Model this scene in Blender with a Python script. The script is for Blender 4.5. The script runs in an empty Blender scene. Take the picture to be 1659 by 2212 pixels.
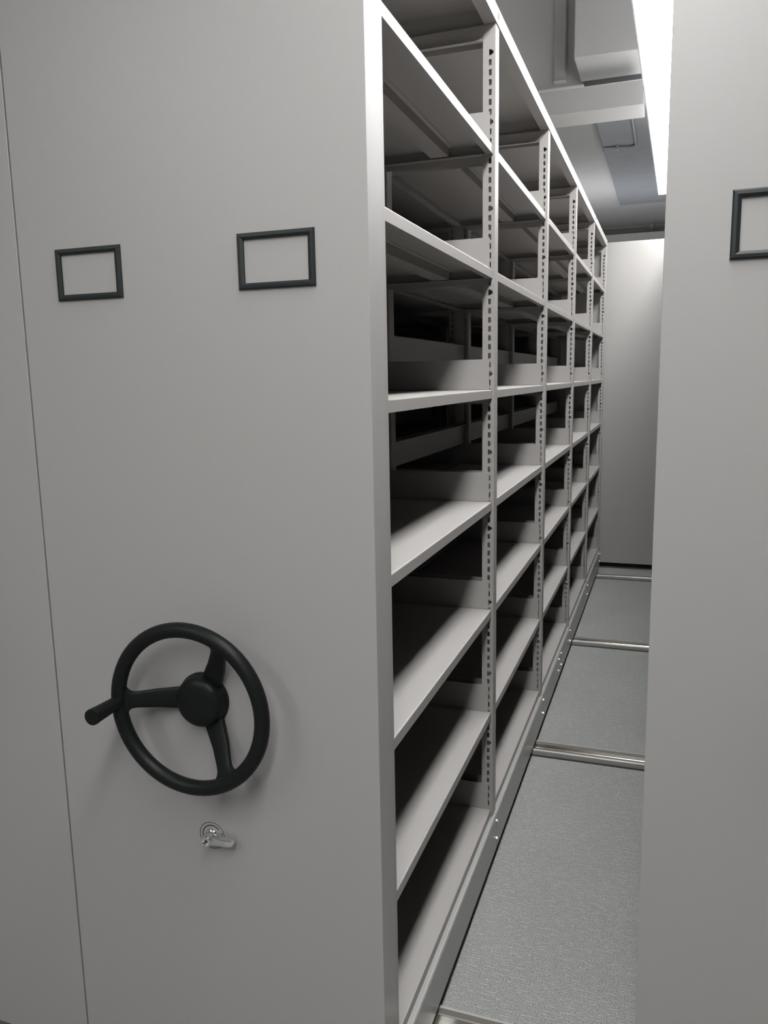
import bpy, bmesh, math, random
from mathutils import Matrix, Vector
random.seed(4)
sc = bpy.context.scene
C = sc.collection

# ------------------------------------------------------------------ camera
cam_d = bpy.data.cameras.new('camera')
cam = bpy.data.objects.new('camera', cam_d)
C.objects.link(cam)
cam_d.sensor_fit = 'HORIZONTAL'
cam_d.sensor_width = 36.0
cam_d.lens = 36.0 * 1720.7 / 1659.0
cam_d.clip_start = 0.02
RIGHT = Vector((0.9427709, 0.33292138, -0.0186113))
UP = Vector((-0.03766512, 0.16178686, 0.98610666))
FWD = Vector((-0.33130706, 0.92897167, -0.16506747))
m = Matrix((RIGHT, UP, -FWD)).transposed().to_4x4()
m.translation = Vector((0.47124, -1.28022, 1.522))
cam.matrix_world = m
sc.camera = cam

# ------------------------------------------------------------------ world, exposure, lamps
LAMP = 26.5          # radiance of the lamp row over the aisle
LAMP_ROOM = 15.0     # radiance of the lamp rows in the open part of the room
FILL_UP = 4.6       # glow added on the housing tops to brighten the ceiling
sc.view_settings.view_transform = 'Standard'
sc.view_settings.look = 'None'
sc.view_settings.exposure = 0.0
sc.view_settings.gamma = 1.0
w = bpy.data.worlds.new('world')
sc.world = w
w.use_nodes = True
w.node_tree.nodes['Background'].inputs[0].default_value = (0.6, 0.62, 0.65, 1)
w.node_tree.nodes['Background'].inputs[1].default_value = 0.0


# ------------------------------------------------------------------ materials
def principled(name, col, rough=0.5, metal=0.0, spec=0.5):
    mt = bpy.data.materials.new(name)
    mt.use_nodes = True
    b = mt.node_tree.nodes['Principled BSDF']
    b.inputs['Base Color'].default_value = (*col, 1)
    b.inputs['Roughness'].default_value = rough
    b.inputs['Metallic'].default_value = metal
    b.inputs['Specular IOR Level'].default_value = spec
    return mt, mt.node_tree, b


def noisy(name, col, rough, scale, amount, bump=0.0, metal=0.0, stretch=(1, 1, 1), spec=0.5, dist=0.001):
    mt, nt, b = principled(name, col, rough, metal, spec)
    tc = nt.nodes.new('ShaderNodeTexCoord')
    mp = nt.nodes.new('ShaderNodeMapping')
    mp.inputs['Scale'].default_value = stretch
    nz = nt.nodes.new('ShaderNodeTexNoise')
    nz.inputs['Scale'].default_value = scale
    nz.inputs['Detail'].default_value = 5
    rp = nt.nodes.new('ShaderNodeValToRGB')
    rp.color_ramp.elements[0].position = 0.3
    rp.color_ramp.elements[1].position = 0.7
    rp.color_ramp.elements[0].color = (*[c * (1 - amount) for c in col], 1)
    rp.color_ramp.elements[1].color = (*[min(1, c * (1 + amount)) for c in col], 1)
    L = nt.links.new
    L(tc.outputs['Object'], mp.inputs['Vector'])
    L(mp.outputs['Vector'], nz.inputs['Vector'])
    L(nz.outputs['Fac'], rp.inputs['Fac'])
    L(rp.outputs['Color'], b.inputs['Base Color'])
    if bump:
        bp = nt.nodes.new('ShaderNodeBump')
        bp.inputs['Strength'].default_value = bump
        bp.inputs['Distance'].default_value = dist
        L(nz.outputs['Fac'], bp.inputs['Height'])
        L(bp.outputs['Normal'], b.inputs['Normal'])
    return mt


M_PANEL = noisy('panel_laminate', (0.325, 0.319, 0.309), 0.42, 55, 0.008, 0.03, stretch=(6, 1, 0.35), spec=0.4)
M_STEEL = noisy('powder_coated_steel', (0.318, 0.306, 0.294), 0.42, 420, 0.012, 0.05, dist=0.0004, spec=0.3)
M_BASE = noisy('base_steel', (0.28, 0.28, 0.27), 0.34, 300, 0.02, 0.04, dist=0.0004)
M_BLACK = noisy('black_plastic', (0.007, 0.008, 0.008), 0.42, 260, 0.15, 0.05, dist=0.0004, spec=0.17)
M_FRAME = noisy('label_frame_plastic', (0.014, 0.017, 0.018), 0.45, 200, 0.1, spec=0.35)
M_CHROME, _, _ = principled('chrome', (0.75, 0.75, 0.75), 0.10, 1.0)
M_ZINC = noisy('zinc_bolt', (0.75, 0.75, 0.73), 0.25, 200, 0.05, metal=0.9)
M_MARK, _, _ = principled('black_print', (0.012, 0.012, 0.012), 0.5)
M_PLATE, _, _ = principled('lock_plate_grey', (0.33, 0.33, 0.325), 0.4)
M_ALU = noisy('aluminium_rail', (0.36, 0.35, 0.33), 0.42, 40, 0.06, metal=0.35, stretch=(0.2, 6, 6))
M_TRACK = noisy('polished_steel_track', (0.55, 0.53, 0.49), 0.22, 30, 0.15, metal=1.0, stretch=(0.3, 8, 8))
M_EDGE_SHADE = noisy('rail_edge_shade', (0.02, 0.02, 0.02), 0.7, 80, 0.1)  # dark colour for the shadow line beside the rails
M_CEIL = noisy('painted_ceiling', (0.56, 0.57, 0.57), 0.8, 6, 0.02)
M_WALL = noisy('painted_wall', (0.42, 0.42, 0.41), 0.8, 5, 0.02)
M_WHITE = noisy('white_painted_bulkhead', (0.80, 0.79, 0.78), 0.8, 5, 0.015)
M_DUCT = noisy('galvanised_duct', (0.30, 0.32, 0.345), 0.55, 8, 0.06)
M_BOXDUCT = noisy('painted_duct', (0.66, 0.66, 0.655), 0.5, 6, 0.02)
M_LAMPBODY, _, _ = principled('lamp_housing_grey', (0.35, 0.37, 0.40), 0.5)
M_CONDUIT = noisy('grey_conduit', (0.40, 0.42, 0.45), 0.5, 20, 0.03)
M_GAP_SHADE = noisy('duct_gap_shade', (0.09, 0.09, 0.10), 0.9, 200, 0.1)  # dark colour for the shaded gap behind the duct head
M_DARK = noisy('dark_plinth', (0.03, 0.03, 0.03), 0.7, 40, 0.1)


def emit(name, strength):
    mt = bpy.data.materials.new(name)
    mt.use_nodes = True
    nt = mt.node_tree
    nt.nodes.clear()
    e = nt.nodes.new('ShaderNodeEmission')
    e.inputs['Color'].default_value = (1.0, 0.99, 0.985, 1)
    e.inputs['Strength'].default_value = strength
    o = nt.nodes.new('ShaderNodeOutputMaterial')
    nt.links.new(e.outputs[0], o.inputs[0])
    return mt


M_GLOW = emit('lamp_diffuser_glow', LAMP)
M_GLOW_ROOM = emit('lamp_diffuser_glow_room', LAMP_ROOM)
M_FILL_UP = emit('added_uplight_glow', FILL_UP)
M_FILL_UP_ROOM = emit('added_uplight_glow_room', 11.0)  # added glow over the open floor; lifts ceiling and end panels
M_FILL_UP_FAR = emit('added_uplight_glow_far', 9.0)  # added glow of the unseen lamps behind the bank


def carpet_material():
    mt, nt, b = principled('loop_pile_carpet', (0.2, 0.2, 0.2), 0.95, 0, 0.1)
    L = nt.links.new
    tc = nt.nodes.new('ShaderNodeTexCoord')

    def noise(scale, stretch, detail=3, rough=0.6):
        mp = nt.nodes.new('ShaderNodeMapping')
        mp.inputs['Scale'].default_value = stretch
        n = nt.nodes.new('ShaderNodeTexNoise')
        n.inputs['Scale'].default_value = scale
        n.inputs['Detail'].default_value = detail
        n.inputs['Roughness'].default_value = rough
        L(tc.outputs['Object'], mp.inputs['Vector'])
        L(mp.outputs['Vector'], n.inputs['Vector'])
        return n
    def math_(op, x, y=None, z=None):
        n = nt.nodes.new('ShaderNodeMath'); n.operation = op
        for i, v in enumerate((x, y, z)):
            if v is None:
                continue
            if isinstance(v, (int, float)):
                n.inputs[i].default_value = v
            else:
                L(v, n.inputs[i])
        return n.outputs[0]

    def ramp(x, stops):
        n = nt.nodes.new('ShaderNodeValToRGB')
        e = n.color_ramp.elements
        e[0].position, e[0].color = stops[0][0], (*stops[0][1], 1)
        e[1].position, e[1].color = stops[-1][0], (*stops[-1][1], 1)
        for p_, c_ in stops[1:-1]:
            k = e.new(p_); k.color = (*c_, 1)
        L(x, n.inputs['Fac'])
        return n.outputs['Color']
    fine = noise(300, (1.0, 1.25, 1), 3, 0.65)
    gate = noise(52, (0.8, 2.2, 1), 2, 0.5)
    wob = noise(38, (1, 1, 1), 2, 0.5)
    big = noise(2.2, (1, 1, 1), 2)
    sep = nt.nodes.new('ShaderNodeSeparateXYZ')
    L(tc.outputs['Object'], sep.inputs[0])
    # thin weft lines about every 9 mm, broken into dashes
    ph = math_('MULTIPLY_ADD', sep.outputs['Y'], 2 * math.pi / 0.0095, math_('MULTIPLY', wob.outputs['Fac'], 9.0))
    line = ramp(math_('MULTIPLY_ADD', math_('SINE', ph), 0.5, 0.5), [(0.78, (0, 0, 0)), (0.98, (1, 1, 1))])
    dash = ramp(gate.outputs['Fac'], [(0.46, (0, 0, 0)), (0.60, (1, 1, 1))])
    d = math_('MULTIPLY', line, dash)
    base = ramp(fine.outputs['Fac'], [(0.34, (0.14, 0.142, 0.139)), (0.5, (0.285, 0.290, 0.281)), (0.66, (0.45, 0.457, 0.445))])
    mix = nt.nodes.new('ShaderNodeMix'); mix.data_type = 'RGBA'
    L(math_('MULTIPLY', d, 0.52), mix.inputs[0])
    L(base, mix.inputs[6])
    mix.inputs[7].default_value = (0.56, 0.575, 0.555, 1)
    tone = nt.nodes.new('ShaderNodeMix'); tone.data_type = 'RGBA'; tone.blend_type = 'MULTIPLY'
    tone.inputs[0].default_value = 1.0
    L(mix.outputs[2], tone.inputs[6])
    L(ramp(big.outputs['Fac'], [(0.3, (0.92, 0.92, 0.92)), (0.7, (1, 1, 1))]), tone.inputs[7])
    L(tone.outputs[2], b.inputs['Base Color'])
    hgt = math_('MULTIPLY_ADD', d, 0.35, fine.outputs['Fac'])
    bp = nt.nodes.new('ShaderNodeBump')
    bp.inputs['Strength'].default_value = 0.8
    bp.inputs['Distance'].default_value = 0.003
    L(hgt, bp.inputs['Height'])
    L(bp.outputs['Normal'], b.inputs['Normal'])
    return mt


M_CARPET = carpet_material()


# ------------------------------------------------------------------ helpers
def box(bm, x0, x1, y0, y1, z0, z1):
    vs = [bm.verts.new((x, y, z)) for x in (x0, x1) for y in (y0, y1) for z in (z0, z1)]
    for f in ((0, 1, 3, 2), (4, 6, 7, 5), (0, 4, 5, 1), (2, 3, 7, 6), (0, 2, 6, 4), (1, 5, 7, 3)):
        bm.faces.new([vs[i] for i in f])
    return vs


def bevel(bm, w, seg=2, ang=30):
    bmesh.ops.recalc_face_normals(bm, faces=bm.faces)
    es = [e for e in bm.edges if len(e.link_faces) == 2 and e.calc_face_angle(0) > math.radians(ang)]
    bmesh.ops.bevel(bm, geom=es, offset=w, segments=seg, profile=0.5, affect='EDGES', clamp_overlap=True)


def prism(bm, prof, axis, a, b):
    """extrude a closed profile along an axis; profile is in the two other axes (in xyz order)"""
    def p(q, t):
        return {'x': (t, q[0], q[1]), 'y': (q[0], t, q[1]), 'z': (q[0], q[1], t)}[axis]
    va = [bm.verts.new(p(q, a)) for q in prof]
    vb = [bm.verts.new(p(q, b)) for q in prof]
    n = len(prof)
    for i in range(n):
        j = (i + 1) % n
        bm.faces.new((va[i], va[j], vb[j], vb[i]))
    bm.faces.new(va[::-1])
    bm.faces.new(vb)


def tube(bm, p0, p1, r0, r1=None, n=20, cap=True):
    r1 = r0 if r1 is None else r1
    p0, p1 = Vector(p0), Vector(p1)
    d = (p1 - p0).normalized()
    a = d.orthogonal().normalized()
    b = d.cross(a)
    ra = [bm.verts.new(p0 + r0 * (math.cos(t) * a + math.sin(t) * b)) for t in [2 * math.pi * i / n for i in range(n)]]
    rb = [bm.verts.new(p1 + r1 * (math.cos(t) * a + math.sin(t) * b)) for t in [2 * math.pi * i / n for i in range(n)]]
    for i in range(n):
        j = (i + 1) % n
        bm.faces.new((ra[i], ra[j], rb[j], rb[i]))
    if cap:
        bm.faces.new(ra[::-1])
        bm.faces.new(rb)


def lathe(bm, prof, centre, n=40):
    """revolve (radius, y) pairs about the y axis through centre"""
    cx, cz = centre
    rings = []
    for r, y in prof:
        if r < 1e-6:
            rings.append([bm.verts.new((cx, y, cz))])
        else:
            rings.append([bm.verts.new((cx + r * math.cos(2 * math.pi * i / n), y, cz + r * math.sin(2 * math.pi * i / n))) for i in range(n)])
    for A, B in zip(rings, rings[1:]):
        for i in range(n):
            j = (i + 1) % n
            if len(A) == 1 and len(B) > 1:
                bm.faces.new((A[0], B[i], B[j]))
            elif len(B) == 1 and len(A) > 1:
                bm.faces.new((A[i], B[0], A[j]))
            elif len(A) > 1:
                bm.faces.new((A[i], A[j], B[j], B[i]))


def torus(bm, c, R, r, nR=72, nr=18, squash=1.0):
    rows = []
    for i in range(nR):
        t = 2 * math.pi * i / nR
        rows.append([bm.verts.new((c[0] + (R + r * math.cos(s)) * math.cos(t), c[1] + r * squash * math.sin(s), c[2] + (R + r * math.cos(s)) * math.sin(t)))
                     for s in [2 * math.pi * k / nr for k in range(nr)]])
    for i in range(nR):
        for k in range(nr):
            a, b = rows[i], rows[(i + 1) % nR]
            bm.faces.new((a[k], b[k], b[(k + 1) % nr], a[(k + 1) % nr]))


def sweep(bm, pts, r, n=12):
    pts = [Vector(p) for p in pts]
    rings = []
    up = Vector((0, 0, 1))
    for i, p in enumerate(pts):
        d = (pts[min(i + 1, len(pts) - 1)] - pts[max(i - 1, 0)]).normalized()
        a = d.cross(up)
        a = a.normalized() if a.length > 1e-4 else Vector((1, 0, 0))
        b = a.cross(d)
        rings.append([bm.verts.new(p + r * (math.cos(t) * a + math.sin(t) * b)) for t in [2 * math.pi * k / n for k in range(n)]])
    for A, B in zip(rings, rings[1:]):
        for k in range(n):
            bm.faces.new((A[k], A[(k + 1) % n], B[(k + 1) % n], B[k]))
    bm.faces.new(rings[0][::-1])
    bm.faces.new(rings[-1])


def mesh(name, bm, mat, smooth=False):
    bmesh.ops.recalc_face_normals(bm, faces=bm.faces)
    me = bpy.data.meshes.new(name)
    bm.to_mesh(me)
    bm.free()
    me.materials.append(mat)
    if smooth:
        me.polygons.foreach_set('use_smooth', [True] * len(me.polygons))
        me.set_sharp_from_angle(angle=math.radians(35))
    return me


def put(name, me, parent=None, loc=(0, 0, 0), label=None):
    o = bpy.data.objects.new(name, me)
    C.objects.link(o)
    o.location = loc
    if parent:
        o.parent = parent
    if label:
        o['label'] = label
    return o


def part(name, bm, mat, parent=None, loc=(0, 0, 0), smooth=False, label=None):
    return put(name, mesh(name, bm, mat, smooth), parent, loc, label)


def tag(o, label, cat, group=None):
    o['label'] = label
    o['category'] = cat
    if group:
        o['group'] = group
    return o


def thing(name, label, cat, loc=(0, 0, 0), group=None):
    o = bpy.data.objects.new(name, None)
    o.empty_display_size = 0.1
    C.objects.link(o)
    o.location = loc
    return tag(o, label, cat, group)


def struct(name, bm, mat):
    o = part(name, bm, mat)
    o['kind'] = 'structure'
    return o


def copy_tree(o, parent=None):
    c = o.copy()
    C.objects.link(c)
    if parent:
        c.parent = parent
    for ch in list(o.children):
        copy_tree(ch, c)
    return c


# ------------------------------------------------------------------ room
XL, XR, YN, YF = -3.3, 3.1, -5.0, 10.0
ZC, ZS = 4.35, 3.415          # high ceiling near, lower soffit beyond the bulkhead
YB = 4.46                      # bulkhead face
bm = bmesh.new(); box(bm, XL, XR, YN, YF, -0.08, 0.0); struct('floor', bm, M_CARPET)
bm = bmesh.new(); box(bm, XL, XR, YN, YB, ZC, ZC + 0.1); box(bm, XL, XR, YB + 0.12, YF, ZS, ZS + 0.1); struct('ceiling', bm, M_CEIL)
bm = bmesh.new(); box(bm, XL, XR, YB, YB + 0.12, ZS - 0.015, ZC); struct('wall_bulkhead', bm, M_WHITE)
AL, AR = -1.47, 1.20           # unseen alcove, its left side set close to block stray lamp light
bm = bmesh.new(); box(bm, XL - 0.1, XL, YN, 0.1, 0, ZC); box(bm, XL, AL, 0.0, 0.1, 0, ZC); box(bm, AL - 0.1, AL, 0.1, YF, 0, ZC); struct('wall_left', bm, M_WALL)
bm = bmesh.new(); box(bm, XR, XR + 0.1, YN, 0.1, 0, ZC); box(bm, AR, XR, 0.0, 0.1, 0, ZC); box(bm, AR, AR + 0.1, 0.1, YF, 0, ZC); struct('wall_right', bm, M_WALL)
bm = bmesh.new(); box(bm, XL, XR, YF, YF + 0.1, 0, ZC); struct('wall_far', bm, M_WALL)
bm = bmesh.new(); box(bm, XL, XR, YN - 0.1, YN, 0, ZC); struct('wall_near', bm, M_WALL)

# ------------------------------------------------------------------ floor rails
RAILS = [(0.275, 0.366), (1.775, 1.866), (3.190, 3.279), (4.789, 4.884)]
RAIL_L = ['aluminium floor rail nearest the camera, at the bottom edge of the photo',
          'aluminium floor rail crossing the aisle second from the front, past the first stretch of carpet',
          'aluminium floor rail crossing the aisle third from the front',
          'aluminium floor rail at the far end of the aisle, before the closing white panel']
for (ya, yb), lab in zip(RAILS, RAIL_L):
    r = thing('floor_rail', lab, 'rail', (0, ya, 0), 'rails set across the carpet')
    wd = yb - ya
    H = 0.024
    prof = [(0, 0.0), (0, H - 0.003), (0.003, H), (0.010, H), (0.012, 0.010), (0.026, 0.009), (0.026, 0.006), (wd - 0.022, 0.006),
            (wd - 0.022, 0.009), (wd - 0.012, 0.010), (wd - 0.010, H), (wd - 0.003, H), (wd, H - 0.003), (wd, 0.0)]
    bm = bmesh.new(); prism(bm, prof, 'x', AL + 0.005, AR - 0.005); part('channel', bm, M_ALU, r)
    bm = bmesh.new(); box(bm, AL + 0.005, AR - 0.005, -0.009, -0.0003, 0.0, 0.0025); part('edge_shade', bm, M_EDGE_SHADE, r, label='dark strip standing in for rail shade along the carpet edge')  # dark strip painted in as the shadow along the rail
    bm = bmesh.new(); box(bm, AL + 0.01, AR - 0.01, 0.030, wd - 0.026, 0.0055, 0.0205); bevel(bm, 0.003, 2)
    part('steel_track', bm, M_TRACK, r, label='polished steel running track')

# ------------------------------------------------------------------ mobile shelving carriage
HX = 0.356
LV = [2.146, 1.818, 1.485, 1.160, 0.833, 0.507, 0.184]
TOP = 2.497
NB = 5
PW = 0.045


def post_mesh(x_front, depth, both, dz=0.0):
    """C-shaped upright: flange towards the aisle, slotted web on the near side, plain web on the far side"""
    bm = bmesh.new()
    t = 0.0016
    z0, z1 = 0.055, TOP - 0.0455
    s = x_front
    xs = [s - 0.0345, s - 0.0180, s - 0.0105, s - 0.0058, s]
    slot_col = 1
    bump_col = 2
    if both:
        xs = [s - depth, s - depth + 0.0105, s - depth + 0.0180, s - 0.0180, s - 0.0105, s - 0.0058, s]
        slot_cols = (1, 3)
        bump_col = 4
    else:
        slot_cols = (1,)
    base = LV[0] + 0.0097
    zs = []
    k = 9
    slots = []
    while True:
        zc = base + 0.025 * k
        if zc < 0.20:
            break
        slots.append((zc, k == 9 or (k - 2) % 9 == 0))
        k -= 1
    slots.reverse()
    rows = [z0]
    holes = []
    for zc, key in slots:
        rows += [zc - 0.0075, zc - 0.0042, zc + 0.0042, zc + 0.0075]
    rows.append(z1)
    cache = {}

    def V(x, z):
        q = (round(x, 5), round(z, 5))
        if q not in cache:
            cache[q] = bm.verts.new((x, 0, z))
        return cache[q]
    for ri in range(len(rows) - 1):
        inslot = ri % 4 != 0
        si = (ri - 1) // 4
        mid = ri % 4 == 2
        for ci in range(len(xs) - 1):
            if inslot and ci in slot_cols:
                continue
            if mid and ci == bump_col and slots[si][1]:
                continue
            bm.faces.new((V(xs[ci], rows[ri]), V(xs[ci + 1], rows[ri]), V(xs[ci + 1], rows[ri + 1]), V(xs[ci], rows[ri + 1])))
    bmesh.ops.recalc_face_normals(bm, faces=bm.faces)
    bmesh.ops.solidify(bm, geom=bm.faces[:], thickness=t)
    # put the near web flush with y = 0
    ymin = min(v.co.y for v in bm.verts)
    for v in bm.verts:
        v.co.y -= ymin
    xb = xs[0]
    box(bm, s - 0.0020, s, t, PW, z0, z1)                 # front flange
    box(bm, xb, s - 0.0020, PW - t, PW, z0, z1)          # far web
    if both:
        box(bm, xb, xb + 0.0020, t, PW - t, z0, z1)
    else:
        box(bm, xb, xb + 0.0016, t, 0.018, z0, z1)
        box(bm, xb, xb + 0.0016, PW - 0.018, PW - t, z0, z1)
    return mesh('post', bm, M_STEEL)


ME_FRONT = post_mesh(HX, 0.0345, False)
ME_CENTRE = post_mesh(0.041, 0.082, True)
bmr = bmesh.new()
bmr.from_mesh(ME_FRONT)
for v in bmr.verts:
    v.co.x = -v.co.x
bmesh.ops.reverse_faces(bmr, faces=bmr.faces)
ME_REAR = bpy.data.meshes.new('post'); bmr.to_mesh(ME_REAR); bmr.free(); ME_REAR.materials.append(M_STEEL)


def mirrored(me):
    b = bmesh.new(); b.from_mesh(me)
    for v in b.verts:
        v.co.x = -v.co.x
    bmesh.ops.reverse_faces(b, faces=b.faces)
    n = bpy.data.meshes.new(me.name); b.to_mesh(n); b.free()
    n.materials.append(me.materials[0])
    return n


def tray(x0, x1, y0, y1, lip, ret, t=0.0012, front=0.018):
    """folded shelf tray, top surface at z = 0"""
    bm = bmesh.new()
    r = 0.0025
    # front-to-back profile in (x, z): top sheet with lips and inward returns
    prof = [(x0 + ret, -lip + t), (x0 + ret, -lip), (x0, -lip), (x0, -r), (x0 + r * .3, -r * .3), (x0 + r, 0), (x1 - r, 0), (x1 - r * .3, -r * .3), (x1, -r), (x1, -lip), (x1 - front, -lip), (x1 - front, -lip + t),
            (x1 - t, -lip + t), (x1 - t, -t), (x0 + t, -t), (x0 + t, -lip + t)]
    prism(bm, prof, 'y', y0, y1)
    # end lips
    for ya, yb, yr in ((y0, y0 + t, y0 + ret), (y1 - t, y1, y1 - ret)):
        box(bm, x0 + t, x1 - t, ya, yb, -lip, -t)
        box(bm, x0 + ret, x1 - front, min(ya, yr), max(yb, yr), -lip, -lip + t)
    return bm


def hat(xc, y0, y1, zt, h, wt, wb, fl):
    """hat-section stiffener along y, brim up against the sheet at zt"""
    t = 0.0012
    bm = bmesh.new()
    prof = [(xc - wt / 2 - fl, zt), (xc + wt / 2 + fl, zt), (xc + wt / 2 + fl, zt - t), (xc + wt / 2, zt - t), (xc + wb / 2, zt - h), (xc - wb / 2, zt - h), (xc - wt / 2, zt - t), (xc - wt / 2 - fl, zt - t)]
    prism(bm, prof, 'y', y0, y1)
    return bm


SX0, SX1 = 0.006, HX - 0.006          # shelf from the centre line to just behind the upright's face
SY0, SY1 = PW + 0.001, 1.0 - 0.001
ME_SHELF = mesh('shelf', tray(SX0, SX1, SY0, SY1, 0.0245, 0.012), M_STEEL)
ME_STIFF = mesh('stiffener', hat(0.205, SY0 + 0.022, SY1 - 0.022, -0.0012, 0.0225, 0.056, 0.050, 0.012), M_STEEL)
ME_SHELF_M, ME_STIFF_M = mirrored(ME_SHELF), mirrored(ME_STIFF)
# first bay is a little shorter: its first upright stands further in
FY = 0.030
bm = tray(SX0, SX1, SY0 + FY, SY1, 0.0245, 0.012); ME_SHELF1 = mesh('shelf', bm, M_STEEL)
ME_SHELF1_M = mirrored(ME_SHELF1)

# side plates hung on the uprights above and below every shelf
bm = bmesh.new()
for ya, yb in ((-0.0018, -0.0004), (PW + 0.0004, PW + 0.0018)):
    box(bm, 0.030, HX - 0.0145, ya, yb, 0.001, 0.086)
    box(bm, 0.042, HX - 0.034, ya + 0.0022 * (1 if ya < 0 else 1), yb + 0.0022, -0.040, 0.001)
box(bm, 0.042, HX - 0.036, -0.0185, 0.0, -0.0265, -0.0248)
box(bm, 0.042, HX - 0.036, PW, PW + 0.0185, -0.0265, -0.0248)
ME_SIDE = mesh('side_plate', bm, M_STEEL)
ME_SIDE_M = mirrored(ME_SIDE)
# plain bar standing above the back of the shelf
bm = bmesh.new()
box(bm, 0.020, 0.0215, SY0, SY1, 0.088, 0.166)
box(bm, 0.0215, 0.030, SY0, SY1, 0.1645, 0.166)
box(bm, -0.0215, -0.020, SY0, SY1, 0.088, 0.166)
ME_STOP = mesh('back_stop', bm, M_STEEL)
# cover over the top of the bay
bm = tray(0.001, HX + 0.003, PW / 2 + 0.0006, 1 + PW / 2 - 0.0006, 0.045, 0.016, front=0.034); ME_COVER = mesh('top_cover', bm, M_STEEL)
ME_COVER_M = mirrored(ME_COVER)
bm = bmesh.new(); box(bm, 0.042, HX - 0.035, 0.002, 0.0035, -0.088, -0.046); box(bm, 0.042, HX - 0.035, -0.012, 0.002, -0.088, -0.0865)
box(bm, 0.042, HX - 0.035, PW - 0.0035, PW - 0.002, -0.088, -0.046)
ME_BRACE = mesh('cross_brace', bm, M_STEEL); ME_BRACE_M = mirrored(ME_BRACE)
bm = bmesh.new(); box(bm, HX + 0.003, HX + 0.0045, -0.005, 0.004, -0.031, -0.010); box(bm, HX + 0.003, HX + 0.0060, -0.003, 0.002, -0.027, -0.016); ME_CLIP = mesh('joint_clip', bm, M_STEEL)
# base channel
BT, BB = 0.160, 0.041
FX = HX + 0.009


def base_prof(fx):
    r = 0.006
    pts = [(fx - 0.022, BT - 0.0016), (fx - 0.022, BT), (fx - r, BT)]
    for i in range(1, 5):
        a = math.pi / 2 * i / 4
        pts.append((fx - r + r * math.sin(a), BT - r + r * math.cos(a)))
    pts += [(fx, BB + 0.003), (fx - 0.003, BB), (fx - 0.030, BB), (fx - 0.030, BB + 0.002), (fx - 0.0025, BB + 0.002), (fx - 0.0025, BT - r), (fx - r, BT - 0.0018)]
    return pts


bm = bmesh.new(); prism(bm, base_prof(FX), 'y', PW / 2 + 0.001, 1 + PW / 2 - 0.001); ME_BASE = mesh('base_channel', bm, M_BASE, True)
bm = bmesh.new(); prism(bm, base_prof(HX - 0.006), 'y', PW / 2 + 0.001, 1 + PW / 2 - 0.001); ME_BASE_M = mirrored(mesh('base_channel', bm, M_BASE, True))
bm = bmesh.new(); tube(bm, (FX - 0.001, 0, 0), (FX + 0.0045, 0, 0), 0.0065, 0.0062, 6); tube(bm, (FX + 0.0045, 0, 0), (FX + 0.0062, 0, 0), 0.0050, 0.0035, 12)
ME_BOLT = mesh('bolt', bm, M_ZINC)

GROUP_U = 'double sided mobile shelving carriages'
unit = thing('mobile_shelving', 'light grey mobile shelving carriage in the centre with handwheel, its empty shelves facing the aisle', 'shelving', (-HX, 0, 0), GROUP_U)

# end panel: a pan with returned edges
EP0, EP1, EZ0, EZ1 = -0.3565, 0.3585, 0.030, TOP + 0.004
bm = bmesh.new()
prof = [(EP0, 0.052), (EP0, -0.0153), (EP0 + 0.0007, -0.016), (EP1 - 0.0007, -0.016), (EP1, -0.0153), (EP1, 0.052), (EP1 - 0.012, 0.052), (EP1 - 0.012, 0.0), (EP0 + 0.012, 0.0), (EP0 + 0.012, 0.052)]
prism(bm, prof, 'z', EZ0, EZ1)
part('end_panel', bm, M_PANEL, unit, label='plain light grey end panel facing the camera')
bm = bmesh.new()
prof = [(EP0, 5.0), (EP0, 5.067), (EP1, 5.067), (EP1, 5.0475), (EP1 - 0.006, 5.0475), (EP0 + 0.006, 5.0475), (EP0 + 0.006, 5.0)]
box(bm, EP0, EP1, 5.0475, 5.066, EZ0, EZ1); bevel(bm, 0.002, 1)
part('back_panel', bm, M_PANEL, unit, label='plain panel closing the far end of the bays')

for i in range(NB + 1):
    y = i if i else FY
    for me in (ME_FRONT, ME_CENTRE, ME_REAR):
        put('post', me, unit, (0, y, 0))
    for s, me in ((0, ME_BRACE), (1, ME_BRACE_M)):
        put('cross_brace', me, unit, (0, y, TOP))
    for z in LV:
        put('side_plate', ME_SIDE, unit, (0, y, z))
        put('side_plate', ME_SIDE_M, unit, (0, y, z))
    if 0 < i:
        put('joint_clip', ME_CLIP, unit, (0, y + PW / 2, TOP))
    for z in (0.139, 0.079):
        put('bolt', ME_BOLT, unit, (0, y + 0.018, z), 'zinc hexagon bolt head')
for y, z in ((2.628, 0.141), (2.538, 0.141), (2.634, 0.080), (2.543, 0.080)):
    put('bolt', ME_BOLT, unit, (0, y, z), 'zinc bolt of the base splice')
for i in range(NB):
    for k, z in enumerate(LV):
        for me, st in ((ME_SHELF1 if i == 0 else ME_SHELF, ME_STIFF), (ME_SHELF1_M if i == 0 else ME_SHELF_M, ME_STIFF_M)):
            s = put('shelf', me, unit, (0, i, z))
            if st is ME_STIFF:
                put('stiffener', st, s)
        if k < 7:
            put('back_stop', ME_STOP, unit, (0, i, z))
    put('top_cover', ME_COVER, unit, (0, i, TOP))
    put('top_cover', ME_COVER_M, unit, (0, i, TOP))
    put('base_channel', ME_BASE, unit, (0, i, 0))
    put('base_channel', ME_BASE_M, unit, (0, i, 0))
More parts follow.
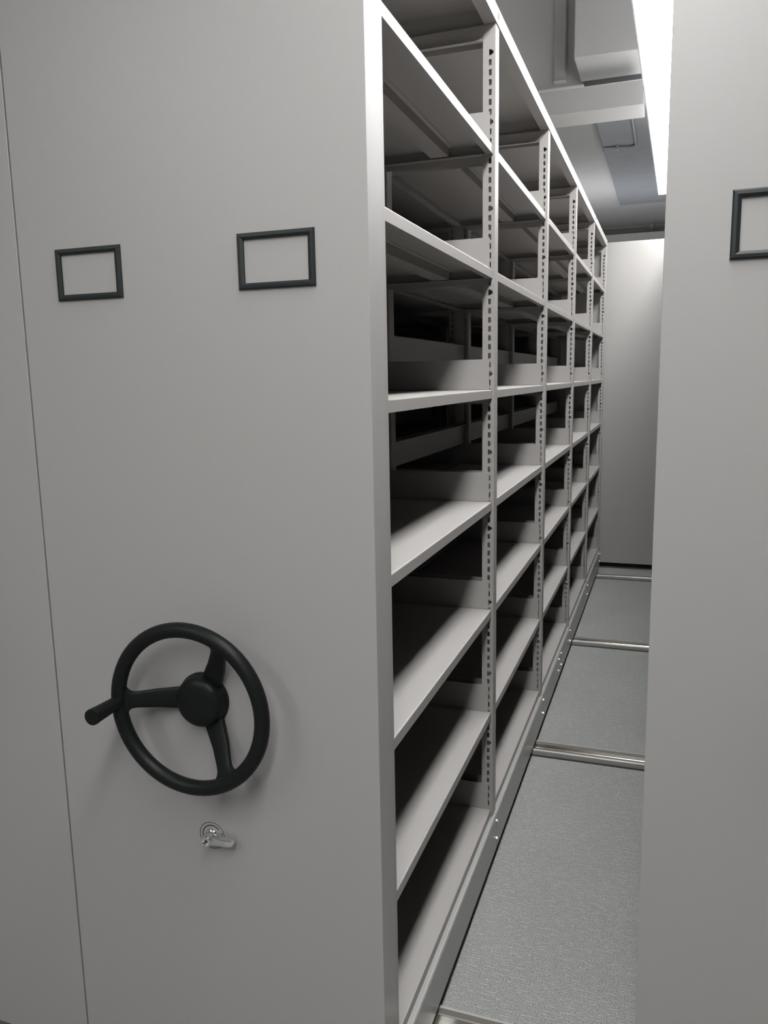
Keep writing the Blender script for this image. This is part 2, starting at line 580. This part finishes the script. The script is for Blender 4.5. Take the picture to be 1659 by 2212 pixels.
# carriage frame and wheels below the bottom shelf
bm = bmesh.new()
for x0, x1 in ((HX - 0.10, HX - 0.06), (-HX + 0.06, -HX + 0.10), (-0.02, 0.02)):
    box(bm, x0, x1, 0.06, 5.03, 0.075, 0.135)
for ya, yb in RAILS:
    yc = (ya + yb) / 2
    for s in (-1, 1):
        box(bm, -HX + 0.1, HX - 0.1, yc + s * 0.045 - 0.006, yc + s * 0.045 + 0.006, 0.055, 0.125)
part('carriage_frame', bm, M_DARK, unit)
for ya, yb in RAILS:
    yc = (ya + yb) / 2
    for x in (HX - 0.17, -HX + 0.17):
        bm = bmesh.new()
        tube(bm, (x, yc - 0.014, 0.0705), (x, yc + 0.018, 0.0705), 0.05, n=28)
        bevel(bm, 0.003, 1, 60)
        part('carriage_wheel', bm, M_TRACK, unit)


# label holders
def label_holder(x0, x1, z0, z1):
    bm = bmesh.new()
    y = -0.0158
    dl, dr, dt, db = 0.0118, 0.0118, 0.0105, 0.0105
    loops = []
    for ins, yy in ((0, y), (0, y - 0.0035), (0.0022, y - 0.0058), (0.0065, y - 0.0062), (1.0, y - 0.0040), (1.0, y)):
        f = 1 if ins == 1.0 else 0
        i_ = 0 if f else ins
        a, b, c, d = (x0 + (dl if f else i_), x1 - (dr if f else i_), z0 + (db if f else i_), z1 - (dt if f else i_))
        loops.append([bm.verts.new(p) for p in ((a, yy, c), (b, yy, c), (b, yy, d), (a, yy, d))])
    loops.append(loops[0])
    for A, B in zip(loops, loops[1:]):
        for i in range(4):
            j = (i + 1) % 4
            bm.faces.new((A[i], A[j], B[j], B[i]))
    return bm


ZF0, ZF1 = 0.1560 + 1.522, 0.2495 + 1.522
part('label_holder', label_holder(HX - 0.6245, HX - 0.4790, ZF0, ZF1), M_FRAME, unit, label='black label frame near the seam, empty')
part('label_holder', label_holder(HX - 0.2375, HX - 0.0922, ZF0, ZF1), M_FRAME, unit, label='black label frame nearer the aisle, empty')

# three-spoke handwheel
WZ, WY, WR, Wr = 1.522 - 0.606, -0.075, 0.1555, 0.0145
bm = bmesh.new()
torus(bm, (0, WY, WZ), WR, Wr)
hw = part('hand_wheel', bm, M_BLACK, unit, smooth=True, label='black rim of the three spoke handwheel')
bm = bmesh.new()
lathe(bm, [(0.0, -0.016), (0.0535, -0.016), (0.0535, -0.0220), (0.0515, -0.0240), (0.0505, -0.030), (0.0495, -0.0375), (0.0475, -0.0420), (0.0435, -0.0460), (0.037, -0.0490), (0.028, -0.0508), (0.015, -0.0518), (0.0, -0.0520)], (0, WZ), 56)
part('hub', bm, M_BLACK, hw, smooth=True)


def spoke_bm(ang):
    ca, sa = math.cos(ang), math.sin(ang)
    bm = bmesh.new()
    # stations along the radius: r, half width, y of front, thickness
    st = [(0.030, 0.0215, -0.0300, 0.012), (0.052, 0.0205, -0.0330, 0.012), (0.090, 0.0178, -0.0470, 0.011), (0.122, 0.0155, -0.0650, 0.011), (0.130, 0.0158, -0.0700, 0.011), (0.1355, 0.0182, -0.0740, 0.011), (0.1395, 0.0225, -0.0765, 0.011), (0.1425, 0.0300, -0.0775, 0.010), (0.147, 0.0320, -0.0775, 0.010)]
    secs = []
    for r, hw_, y, t in st:
        c = []
        for u, yy in ((-hw_, y + t), (-hw_, y + 0.002), (-hw_ + 0.003, y), (hw_ - 0.003, y), (hw_, y + 0.002), (hw_, y + t)):
            c.append(bm.verts.new((r * ca - u * sa, yy, WZ + r * sa + u * ca)))
        secs.append(c)
    for A, B in zip(secs, secs[1:]):
        for i in range(6):
            j = (i + 1) % 6
            bm.faces.new((A[i], A[j], B[j], B[i]))
    bm.faces.new(secs[0]); bm.faces.new(secs[-1][::-1])
    return bm


for a in (180, 60, -60):
    part('spoke', spoke_bm(math.radians(a)), M_BLACK, hw, smooth=True)
bm = bmesh.new()
gx, gz = -0.155, WZ - 0.001
lathe(bm, [(0.0, -0.079), (0.0135, -0.079), (0.0135, -0.086), (0.0128, -0.088), (0.0132, -0.100), (0.0150, -0.140), (0.0158, -0.151), (0.0152, -0.1555), (0.0, -0.1565)], (gx, gz), 32)
part('crank_grip', bm, M_BLACK, hw, smooth=True, label='black turning grip standing out from the rim')
# lock below the wheel
LZ = 1.522 - 0.8955
LXC = -0.0015
bm = bmesh.new()
lathe(bm, [(0.0, -0.0155), (0.0292, -0.0155), (0.0292, -0.0163), (0.0287, -0.0167), (0.0, -0.0167)], (LXC, LZ), 56)
lk = part('lock_plate', bm, M_PLATE, unit, label='round grey lock plate with a black outline')


def arc_bm(r0, r1, a0, a1, n=48):
    bm = bmesh.new()
    rows = []
    for i in range(n + 1):
        t = math.radians(a0 + (a1 - a0) * i / n)
        rows.append([bm.verts.new((LXC + r * math.cos(t), y, LZ + r * math.sin(t))) for r, y in ((r0, -0.0166), (r0, -0.01695), (r1, -0.01695), (r1, -0.0166))])
    for A, B in zip(rows, rows[1:]):
        for i in range(4):
            j = (i + 1) % 4
            bm.faces.new((A[i], A[j], B[j], B[i]))
    return bm


bm = arc_bm(0.0272, 0.0284, 0, 360, 72); part('outline_ring', bm, M_MARK, lk)
bm = arc_bm(0.0200, 0.0222, 42, 208, 48); part('turn_arc', bm, M_MARK, lk, label='black arc marking on the lock plate')
bm = bmesh.new()
box(bm, LXC + 0.0185, LXC + 0.0240, -0.01695, -0.0166, LZ + 0.0045, LZ + 0.0062)
box(bm, LXC + 0.006, LXC + 0.0075, -0.01695, -0.0166, LZ - 0.0235, LZ - 0.0175)
box(bm, LXC + 0.0100, LXC + 0.0135, -0.01695, -0.0166, LZ - 0.0200, LZ - 0.0182)
box(bm, LXC + 0.0015, LXC + 0.004, -0.01695, -0.0166, LZ - 0.0225, LZ - 0.0208)
part('turn_mark', bm, M_MARK, lk)
bm = bmesh.new()
lathe(bm, [(0.0, -0.0166), (0.0150, -0.0166), (0.0150, -0.0205), (0.0135, -0.0225), (0.0118, -0.0235), (0.0118, -0.040), (0.0104, -0.0425), (0.0060, -0.0430), (0.0052, -0.0400), (0.0, -0.0395)], (LXC, LZ), 36)
part('lock_boss', bm, M_CHROME, lk, smooth=True)
bm = bmesh.new(); tube(bm, (LXC, -0.0392, LZ), (LXC, -0.0405, LZ), 0.0030, n=16); part('key_hole', bm, M_MARK, lk)
bm = bmesh.new()
prof = [(LXC + 0.006, LZ - 0.0085), (LXC + 0.048, LZ - 0.0062), (LXC + 0.058, LZ - 0.002), (LXC + 0.058, LZ + 0.004), (LXC + 0.049, LZ + 0.0075), (LXC + 0.006, LZ + 0.0085)]
prism(bm, prof, 'y', -0.0375, -0.0245)
bevel(bm, 0.0012, 2)
part('lock_lever', bm, M_CHROME, lk, smooth=True, label='chrome lever turned to the right')

# neighbours: one closed up against it on the left, one across the aisle on the right
left = copy_tree(unit)
left.location.x = -HX - 0.7190
for ch in left.children:            # its aisle-side base stays clear of the neighbour's end panel
    if ch.data is ME_BASE or ch.data is ME_BOLT or ch.data is ME_CLIP:
        ch.location.x -= 0.022
left['label'] = 'plain grey carriage end at the left edge of the photo, beyond the thin dark seam'
right = copy_tree(unit)
right.location.x = 0.457 + 0.3565
for u in (left, right):
    for ch in u.children:
        if ch.name.startswith('label_holder'):
            ch['label'] = 'black empty label frame'
right['label'] = 'grey carriage end right of the aisle, with its label frame cut by the photo edge'

# ------------------------------------------------------------------ bank closing the far end
far = thing('shelving_bank', 'plain pale panelled back of a shelving bank closing the far end of the aisle', 'shelving', (0.2, 5.135, 0))
bm = bmesh.new(); box(bm, -1.65, 0.98, 0.0, 0.40, 0.046, 2.494); bevel(bm, 0.002, 1); part('back_panel', bm, M_PANEL, far)
bm = bmesh.new(); box(bm, -1.6, 0.95, 0.08, 0.36, 0.0, 0.046); part('plinth', bm, M_DARK, far)

# ------------------------------------------------------------------ lamps
LZ0 = 2.822
SK = 0.0141


def lamp(xl, y0, label, glow, rot=SK, group='long white ceiling lamps in a row over the aisle', z=LZ0, up=None):
    t = thing('ceiling_lamp', label, 'lamp', (xl, y0, z), group)
    t.rotation_euler.z = -rot
    bm = bmesh.new()
    W, L = 0.30, 1.190
    bm2 = bmesh.new()
    prof = [(-0.006, 0.001), (-0.006, 0.055), (0.03, 0.075), (W - 0.03, 0.075), (W + 0.006, 0.055), (W + 0.006, 0.001), (W, 0.001), (W, 0.004), (0, 0.004), (0, 0.001)]
    prism(bm2, prof, 'y', 0, L)
    part('housing', bm2, M_LAMPBODY, t)
    box(bm, 0.0005, W - 0.0005, 0.004, L - 0.004, 0.0, 0.0038)
    part('diffuser', bm, glow, t, label='glowing white diffuser')
    bm3 = bmesh.new(); box(bm3, 0.035, W - 0.035, 0.01, L - 0.01, 0.0752, 0.078)  # strip added on top to throw light at the ceiling
    part('added_uplight', bm3, up or M_FILL_UP, t, label='added glowing strip along the top, brightening the ceiling')
    return t


LAB = {0: 'lit ceiling lamp at the far end of the row over the aisle', 1: 'lit ceiling lamp second from the far end, between the two joints',
       2: 'lit ceiling lamp third from the far end, reaching the top edge of the photo'}
for i in range(7):
    y0 = 5.24 - 1.2 * (i + 1) + 0.005
    xl = 0.300 + (y0 - 1.9) * SK
    t = lamp(xl, y0, LAB.get(i, 'lit ceiling lamp of the aisle row, outside the top edge of the photo'), M_GLOW)
    for dy in (0.15, 1.04):
        bm = bmesh.new(); tube(bm, (0.15, dy, 0.07), (0.15, dy, (ZC if y0 + dy < YB else ZS) - LZ0), 0.003, n=8)
        part('suspension_rod', bm, M_LAMPBODY, t)
for k, (xr, ys) in enumerate(((-1.75, (-3.9, -2.7)),)):
    for y0 in ys:
        t = lamp(xr, y0, 'lit ceiling lamp over the open floor behind the camera', M_GLOW_ROOM, 0.0, 'lamps over the open floor', LZ0, M_FILL_UP_ROOM)
        for dy in (0.15, 1.04):
            bm = bmesh.new(); tube(bm, (0.15, dy, 0.07), (0.15, dy, ZC - LZ0), 0.003, n=8); part('suspension_rod', bm, M_LAMPBODY, t)

for x0, rods in ((-1.3, (0.15, 0.45)), (0.0, (0.75, 1.05))):  # unseen lamps added behind the bank to brighten the far soffit
    t = lamp(x0, 7.75, 'added unseen lamp behind the closing panel, brightening the low ceiling beyond', M_GLOW_ROOM, math.pi / 2, 'added lamps behind the closing panel', 2.25, M_FILL_UP_FAR)
    for dy in rods:
        bm = bmesh.new(); tube(bm, (0.15, dy, 0.07), (0.15, dy, ZS - 2.25), 0.003, n=8); part('suspension_rod', bm, M_LAMPBODY, t)

# ------------------------------------------------------------------ services under the ceiling
t = tag(part('crossing_duct', (lambda b: (box(b, AL + 0.01, 0.262, 4.10, 4.37, 3.125, 3.265), bevel(b, 0.004, 2), b)[2])(bmesh.new()), M_BOXDUCT), 'shallow white box duct crossing above the aisle in front of the bulkhead', 'duct')
for x in (-1.2, -0.95):
    bm = bmesh.new(); tube(bm, (x, 4.2, 3.265), (x, 4.2, ZC), 0.005, n=8); part('hanger_rod', bm, M_LAMPBODY, t)
t = thing('ceiling_duct', 'long grey rectangular duct running under the low ceiling beside the lamps', 'duct', (0, 0, 0))
bm = bmesh.new(); box(bm, -0.135, 0.85, 3.93, 4.335, 3.375, 3.98); bevel(bm, 0.006, 2); part('duct_head', bm, M_BOXDUCT, t)
bm = bmesh.new(); box(bm, -0.125, 0.85, 4.336, YB - 0.001, 3.385, 3.96); part('gap_shade_block', bm, M_GAP_SHADE, t, label='dark block standing in for the shaded gap between duct and bulkhead')  # block added in a dark colour as the shade of the gap
bm = bmesh.new(); box(bm, -0.118, 0.85, YB + 0.121, 8.40, 3.375, ZS - 0.001); bevel(bm, 0.004, 2); part('duct_run', bm, M_DUCT, t)
# vertical drop pipe in front of the bulkhead
bm = bmesh.new(); prism(bm, [(-0.312, YB - 0.07), (-0.245, YB - 0.07), (-0.238, YB - 0.06), (-0.238, YB - 0.002), (-0.319, YB - 0.002), (-0.319, YB - 0.06)], 'z', 3.42, ZC - 0.002)
tag(part('riser_casing', bm, M_BOXDUCT), 'pale vertical casing running up the bulkhead above the box duct', 'casing')
# conduit on the underside of the duct
pts = [(-0.118, 5.93, 3.364)]
for i in range(9):
    a = math.pi / 2 * i / 8
    pts.append((0.085 + 0.06 * math.sin(a), 5.87 + 0.06 * math.cos(a) + 0.04, 3.364))
pts.append((0.145, 4.60, 3.364))
bm = bmesh.new(); sweep(bm, pts, 0.0105)
t = thing('conduit', 'thin pale conduit bending round a corner under the grey duct', 'pipe', (0, 0, 0))
part('pipe', bm, M_CONDUIT, t, smooth=True)
bm = bmesh.new(); box(bm, -0.012, 0.008, 5.91, 5.99, 3.348, 3.375); part('saddle_clip', bm, M_CONDUIT, t)
# far wall: column and cable tray seen over the bank
bm = bmesh.new(); box(bm, 0.165, 0.205, YF - 0.08, YF - 0.001, 0.0, ZS - 0.001)
tag(part('wall_post', bm, M_WALL), 'slim pale post on the dark far wall above the closing panel', 'post')
bm = bmesh.new(); box(bm, AL + 0.01, AR - 0.01, YF - 0.25, YF - 0.10, 3.20, 3.285)
tag(part('cable_tray', bm, M_BOXDUCT), 'pale cable tray along the far wall just above the closing panel', 'tray')
